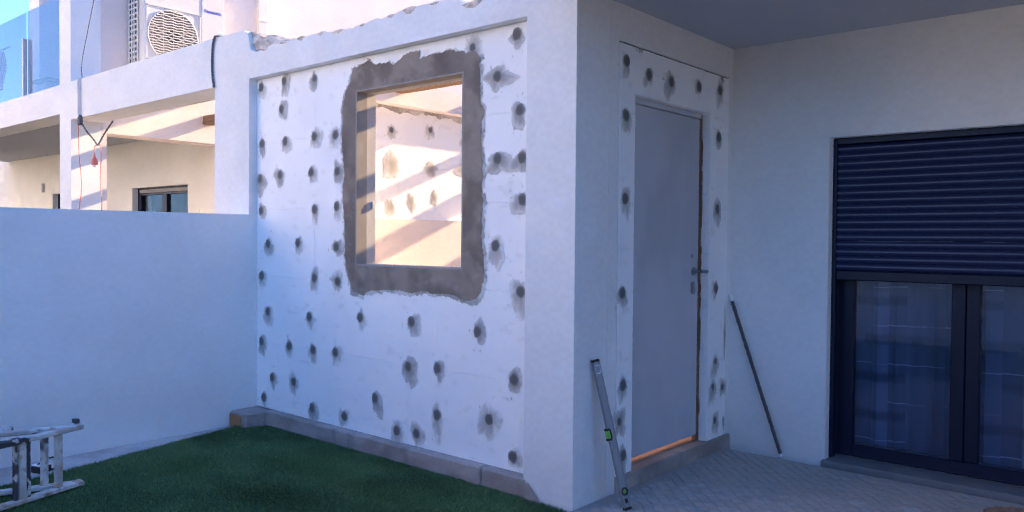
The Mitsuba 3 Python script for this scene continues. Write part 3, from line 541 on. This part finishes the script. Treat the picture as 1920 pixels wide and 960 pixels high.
# ------------------------------------------------------------------ air conditioner on the neighbour's side wall (front faces +x)
AC = thing('air_conditioner', 'tall white outdoor air conditioner with a round fan grille above the neighbouring beam', 'air conditioner')
xf, y0, y1, z0, z1 = -6.05, 0.582, 1.49, 3.10, 4.42
obj('casing', bx(-6.385, xf, y0, y1, z0, z1, 0.012), ACW, AC)
def fan(zc0, zc1):
    a, b = 0.60, 1.205
    obj('fan_panel', cat(bx(xf+.001, xf+.010, a, b, zc1-.012, zc1), bx(xf+.001, xf+.010, a, b, zc0, zc0+.012), bx(xf+.001, xf+.010, a, a+.012, zc0+.012, zc1-.012), bx(xf+.001, xf+.010, b-.012, b, zc0+.012, zc1-.012)), ACW, AC)
    cy, cz, R = (a+b)/2-.012, (zc0+zc1)/2, 0.277
    back = trimesh.creation.cylinder(radius=R, segment=[(xf+.0005, cy, cz), (xf+.003, cy, cz)], sections=64)
    g = obj('fan_grille', back, mat('fan_shade', (0.20, 0.18, 0.17), 0.8, 0.1), AC, label='round fan grille')
    w = []
    n = 20
    for i in range(n):
        zz = cz-R+(i+.5)*2*R/n; hw = math.sqrt(max(0, R*R-(zz-cz)**2))
        yy_ = np.linspace(cy-hw, cy+hw, max(3, int(hw*60)))
        P = [(xf+.012, y, zz+.0055*math.sin(y*110+i*math.pi)) for y in yy_]
        w.append(tube(P, .0062, 5, 1))
    for i in range(5):
        yq = cy-R+(i+.5)*2*R/5; hh = math.sqrt(max(0, R*R-(yq-cy)**2)); w.append(bar((xf+.009, yq, cz-hh), (xf+.009, yq, cz+hh), .003, 5))
    an = np.linspace(0, 2*np.pi, 49); w.append(tube([(xf+.010, cy+R*math.cos(t), cz+R*math.sin(t)) for t in an], .006, 6, 1))
    obj('grille_wires', cat(*w), ACW, g)
    blades_ = [bar((xf+.0035, cy, cz), (xf+.0055, cy, cz), .07, 20)]
    obj('fan_hub', cat(*blades_), ACD, g)
fan(3.235, 3.84)
obj('service_panel', bx(xf+.001, xf+.006, 1.222, 1.482, 3.115, 4.40, .002), ACW, AC)
lat = [bx(-6.372, -6.175, 0.5745, 0.5755, 3.12, 4.40)]
obj('side_opening', cat(*lat), ACD, AC)
lw = []
for x0_, x1_ in ((-6.385, -6.368), (-6.318, -6.303), (-6.262, -6.247), (-6.185, -6.168)): lw.append(bx(x0_, x1_, 0.562, 0.574, 3.11, 4.41))
for i in range(23): lw.append(bx(-6.380, -6.172, 0.565, 0.574, 3.113+i*.0575, 3.113+i*.0575+.019))
obj('side_grille', cat(*lw), ACW, AC, label='perforated side grille')
tm = meshkit.text_mesh('Panasonic', 0.033, 0.002, True); tw_ = tm.bounds[1][0]-tm.bounds[0][0]
v = tm.vertices.copy(); s = 0.20/tw_
tm.vertices = np.stack([xf+.0065+v[:, 2], 1.250+(v[:, 0]-tm.bounds[0][0])*s, 3.880+v[:, 1]], 1)
obj('lettering', tm, BLUE, AC)
tm = meshkit.text_mesh('ECO', 0.034, 0.001, True); v = tm.vertices.copy()
obj('sticker', bx(xf+.0062, xf+.0072, 1.405, 1.475, 3.63, 3.70), CLEAR, AC)
tm.vertices = np.stack([xf+.0075+v[:, 2], 1.410+v[:, 0]*.6, 3.645+v[:, 1]], 1)
obj('sticker_print', tm, ECO, AC)
for y in (.608, 1.197):
    for z in (3.26, 3.825): obj('screw', bar((xf+.01, y, z), (xf+.013, y, z), .006, 8), ACD, AC)
for y in (.66, 1.37): obj('bracket', bx(-6.434, -6.0, y, y+.04, 3.06, 3.098), STEEL, AC)

# ------------------------------------------------------------------ cables and site lamp
c1 = thing('hanging_cable', 'grey conduit and tied cord hanging from the neighbouring beam', 'cable')
obj('conduit', cat(bar((-6.20, -.014, 2.975), (-6.195, -.014, 2.575), .014, 10), bar((-6.165, -.012, 2.975), (-6.17, -.012, 2.60), .006, 8)), mat('conduit', (0.60, 0.58, 0.60), .6, .3), c1)
obj('knot', lump(-6.18, -.01, 2.555, .028, .02, .05, 4, 3, .35), CABLE, c1)
obj('cord_loop', tube([(-6.185, -.01, 2.56), (-6.10, .02, 2.44), (-6.02, .05, 2.36), (-5.96, .06, 2.305), (-5.93, .06, 2.292), (-5.90, .06, 2.305), (-5.82, .08, 2.40), (-5.68, .10, 2.51)], .008, 7), CABLE, c1)
obj('upper_wire', tube([(-6.20, .02, 2.97), (-6.1, -.02, 3.12), (-5.86, -.06, 3.38), (-5.55, -.12, 3.66), (-5.3, -.2, 3.95)], .004, 6), CABLE, c1)
c2 = thing('site_lamp', 'small red lamp holder on a thin looped red cord below the neighbouring beam', 'lamp')
obj('cord', tube([(-6.01, .06, 2.20), (-6.02, .06, 2.255), (-5.985, .06, 2.29), (-5.93, .06, 2.298), (-5.88, .06, 2.285), (-5.855, .06, 2.21), (-5.865, .06, 2.05), (-5.875, .06, 1.92), (-5.845, .06, 1.78), (-5.84, .06, 1.60), (-5.84, .06, 1.2)], .004, 6), REDC, c2)
prof = np.array([(0.0, 0.105), (.010, .105), (.012, .075), (.024, .06), (.032, .035), (.034, .0), (.0, .0)])
lh = trimesh.creation.revolve(prof, sections=24); lh.apply_translation([-6.01, .06, 2.10]); obj('lamp_holder', lh, LAMP, c2)
lb = trimesh.creation.icosphere(3, .022); lb.apply_translation([-6.005, .06, 2.094]); obj('bulb', lb, CLEAR, c2)
obj('red_cord', tube([(-6.215, -.012, 2.57), (-6.21, -.012, 2.35), (-6.19, -.012, 2.15), (-6.145, -.012, 1.95), (-6.15, -.012, 1.82), (-6.20, -.012, 1.66), (-6.20, -.012, 1.45)], .004, 6), REDC, c1, label='thin red cord hanging down beside the corner pillar')
c4 = thing('black_cable', 'short dark cable hooked over the beam beside the left pillar', 'cable')
obj('cable', tube([(-3.535, .10, 2.985), (-3.54, .0, 2.982), (-3.555, -.012, 2.965), (-3.583, -.012, 2.894), (-3.591, -.012, 2.75), (-3.58, -.012, 2.65), (-3.56, -.012, 2.58)], .009, 8), CABLE, c4)
pl = thing('potted_plant', 'tip of a yellow green plant just showing above the boundary wall', 'plant')
lf = []
for i, (dx, dz, w) in enumerate(((0, 1.675, .022), (.03, 1.62, .02), (-.03, 1.60, .02))):
    lf.append(trimesh.convex.convex_hull(np.array([(-4.93+dx*.3, .6, .5), (-4.93+dx-w, .6, dz-.25), (-4.93+dx+w, .6, dz-.25), (-4.93+dx, .585, dz-.2), (-4.93+dx, .615, dz-.2), (-4.93+dx, .6, dz)])))
obj('leaf', lf[0], LEAF, pl); obj('leaf', lf[1], LEAF, pl); obj('leaf', lf[2], LEAF, pl)
pot = trimesh.creation.revolve(np.array([(0, .03), (.12, .03), (.16, .5), (.14, .5), (.13, .45), (0, .45)]), sections=28); pot.apply_translation([-4.93, .6, 0]); obj('pot', pot, TERRA, pl)

# ------------------------------------------------------------------ spirit level, rod, ladder, box, rock
def frame_mesh(m, o, d, s):
    d = np.array(d, float); d /= np.linalg.norm(d); s = np.array(s, float); s -= d*(d@s); s /= np.linalg.norm(s)
    M = np.eye(4); M[:3, 0], M[:3, 1], M[:3, 2], M[:3, 3] = s, np.cross(d, s), d, o
    m = m.copy(); m.apply_transform(M); return m
LV = thing('spirit_level', 'aluminium spirit level with green vials leaning on the porch pillar', 'spirit level')
lo, ld, ls = np.array((0.209, 0.198, 0.0)), np.array((-0.183, -0.045, 0.765)), np.array((0.35, 0.9, 0.15))
LL = float(np.linalg.norm(ld))
fm = lambda m: frame_mesh(m, lo, ld, ls)
obj('body', fm(cat(bx(-.021, .021, -.007, .007, .012, LL-.012, .002), bx(-.021, -.014, -.011, .011, .012, LL-.012, .002), bx(.014, .021, -.011, .011, .012, LL-.012, .002))), LEVEL, LV)
obj('end_cap', fm(bx(-.023, .023, -.012, .012, LL-.012, LL, .003)), BLACK, LV); obj('end_cap', fm(bx(-.023, .023, -.012, .012, 0, .012, .003)), BLACK, LV)
obj('label_window', fm(cat(bx(-.016, .016, -.0095, .0095, LL-.075, LL-.071), bx(-.016, .016, -.0095, .0095, LL-.033, LL-.029), bx(-.016, -.013, -.0095, .0095, LL-.071, LL-.033), bx(.013, .016, -.0095, .0095, LL-.071, LL-.033))), CLEAR, LV)
v1 = obj('vial', fm(bx(-.031, -.010, -.011, .011, .375, .415, .003)), GREEN, LV)
obj('vial_holder', fm(cat(bx(-.033, -.006, -.014, .014, .364, .374, .002), bx(-.033, -.006, -.014, .014, .416, .426, .002), bx(-.009, -.004, -.014, .014, .374, .416, .001))), BLACK, v1)
v2 = obj('vial', fm(bx(-.006, .006, -.011, .011, .085, .105, .002)), GREEN, LV)
ring = trimesh.creation.annulus(.013, .021, .024, sections=24); ring.apply_transform(trimesh.transformations.rotation_matrix(math.pi/2, [1, 0, 0])); ring.apply_translation([0, 0, .095])
obj('vial_holder', fm(ring), BLACK, v2); obj('hanging_hole', fm(bx(-.009, .009, -.0095, .0095, .035, .058, .002)), BLACK, LV)
RO = thing('metal_rod', 'thin dark rod with a pale tip leaning in the corner of the porch', 'rod')
ra, rb_ = np.array((0.390, 1.738, 0.0)), np.array((0.022, 1.762, 0.985)); rdir = (rb_-ra)/np.linalg.norm(rb_-ra)
obj('shaft', bar(ra, rb_, .0115, 12), RODM, RO)
obj('tip', cat(bar(rb_, rb_+rdir*.05, .014, 12)), CLEAR, RO)
obj('foot', bar(ra-rdir*0+[0, 0, .001], ra+rdir*.02, .0135, 12), CLEAR, RO)

LDR = thing('step_ladder', 'old white step ladder splashed with paint lying on its side on the turf', 'ladder')
apx, near, far = np.array((-2.262, -1.535)), np.array((-2.10, -2.03)), np.array((-2.44, -2.03))
zb, zt = 0.022, 0.335
for nm, end, dark in (('near', near, 1), ('far', far, 0)):
    d = (end-apx)/np.linalg.norm(end-apx); L = np.linalg.norm(end-apx)+0.55; side = (-d[1], d[0], 0)
    a = apx+d*0.0; e = apx+d*L
    for z, nme in ((zb, 'lower_stile'), (zt, 'upper_stile')):
        obj('stile', flat_bar((*a, z), (*e, z), .045, .026, (0, 0, 1) if 0 else side, .005), LAD, LDR)
    for i, s in enumerate((0.125, 0.335, 0.615, 0.89) if nm == 'near' else (0.165, 0.44, 0.72)):
        p = apx+d*s
        if nm == 'near' and i == 1:
            obj('rung', flat_bar((*p, zb+.012), (*p, zt+.006), .040, .028, (d[0], d[1], 0), .004), LAD, LDR)
            obj('dark_brace', cat(flat_bar((*(p+d*.036), zb+.01), (*(p+d*.036), zt), .010, .030, (d[0], d[1], 0), .002), flat_bar((*(p-d*.030), zb), (*(p-d*.030), zt+.01), .022, .03, (d[0], d[1], 0), .002), flat_bar((*(p-d*.03), zt+.002), (*(p+d*.25), zt+.004), .05, .03, side, .004)), LADD, LDR, label='dark painted brace and stile')
        else:
            obj('rung', flat_bar((*p, zb+.012), (*p, zt-.012), .040, .026, (d[0], d[1], 0), .004), LAD, LDR)
for z in (zt-.012, zb-.014): obj('hinge', bx(apx[0]-.029, apx[0]+.029, apx[1]-.01, apx[1]+.02, z, z+.03, .005), LAD, LDR)
obj('hinge_bolt', cat(bx(apx[0]-.045, apx[0]-.005, apx[1]-.02, apx[1]+.01, zt+.018, zt+.042, .004), bar((apx[0]-.05, apx[1]-.005, zt+.03), (apx[0]+.01, apx[1]-.005, zt+.03), .007)), LADD, LDR)
obj('stile_cap', bx(far[0]+.02, far[0]+.06, far[1]+.17, far[1]+.21, zt+.0, zt+.03, .004), LADD, LDR)

BXO = thing('tape_box', 'small dark box with a pale top and cross mark beside the boundary wall', 'box')
M = trimesh.transformations.rotation_matrix(0.35, [0, 0, 1], (-2.80, -1.53, 0))
def rm(m): m.apply_transform(M); return m
obj('case', rm(bx(-2.85, -2.77, -1.575, -1.495, -0.022, 0.018, .006)), BLACK, BXO)
obj('lid', rm(bx(-2.848, -2.772, -1.573, -1.497, 0.0185, 0.026, .003)), CLEAR, BXO)
obj('cross_mark', rm(cat(bx(-2.835, -2.785, -1.541, -1.529, .0262, .0285), bx(-2.816, -2.804, -1.56, -1.51, .0262, .0283))), BLACK, BXO)
HK = thing('wire_hook', 'black curved hook lying beside the dark box', 'hook')
an = np.linspace(-2.0, 2.0, 12)
obj('hook', tube([(-2.79+.0*t, -1.455+.035*math.cos(t)-.03, .022+.036*math.sin(t)) for t in an], .006, 7, 2), BLACK, HK)
RK = thing('brown_stone', 'rough brown stone at the right edge of the cobbled porch', 'stone')
obj('stone', lump(1.775, 1.20, 0.015, .135, .14, .078, 9, 5, .30, 7), ROCK, RK)

# ------------------------------------------------------------------ across the street (seen in the glass and lighting the shade)
OH = thing('opposite_house', 'pale sunlit house across the street with a tiled roof', 'house')
obj('wall', bx(-30, -6.0, -19, -10.5, -0.3, 8.3), OPPW, OH)
obj('roof', trimesh.convex.convex_hull(np.array([(-30.3, -19.3, 8.3), (-5.7, -19.3, 8.3), (-30.3, -10.2, 8.3), (-5.7, -10.2, 8.3), (-28, -15, 9.6), (-8, -15, 9.6)])), ROOFT, OH)
for i in range(5):
    x = -29+i*4.2
    obj('window', bx(x, x+1.5, -10.499, -10.46, 3.7, 5.0), GREYP, OH); obj('window', bx(x+.2, x+1.6, -10.499, -10.46, .9, 2.1), GREYP, OH)
    obj('door', bx(x+2.6, x+3.5, -10.499, -10.45, -.08, 2.05), ALU, OH)
HG = thing('hedge', 'dark clipped hedge behind the garden wall along the street', 'hedge')
hr = np.random.RandomState(8); n = 26000
hp = np.stack([hr.uniform(0.3, 7.0, n), hr.uniform(-6.6, -5.75, n), hr.uniform(0.0, 3.1, n)], 1)
fc = hr.randint(0, 3, n); hp[fc == 0, 1] = -5.75; hp[fc == 1, 2] = 3.1
hp += (np.stack([meshkit.fbm(hp*1.7, 3, s_) for s_ in (1, 2, 3)], 1)-.5)*.35
a_ = hr.normal(0, 1, (n, 3)); a_ /= np.linalg.norm(a_, axis=1, keepdims=True); b_ = np.cross(a_, hr.normal(0, 1, (n, 3))); b_ /= np.linalg.norm(b_, axis=1, keepdims=True)
hv = np.stack([hp, hp+a_*.07+b_*.025, hp+a_*.07-b_*.025], 1).reshape(-1, 3)
obj('leaves', (hv, np.arange(3*n).reshape(-1, 3)), mat('hedge_leaf', (0.035, 0.06, 0.025), .7, .3), HG, stuff=True)
obj('branches', bx(0.4, 6.9, -6.5, -5.85, -0.3, 3.0), mat('hedge_dark', (0.012, 0.018, 0.01), .9, .1), HG)
FG = thing('garden_wall', 'low white garden wall along the street', 'wall')
obj('wall', bx(-3.06, 4.6, -5.6, -5.4, -0.3, 1.1, .006), WHITE, FG)
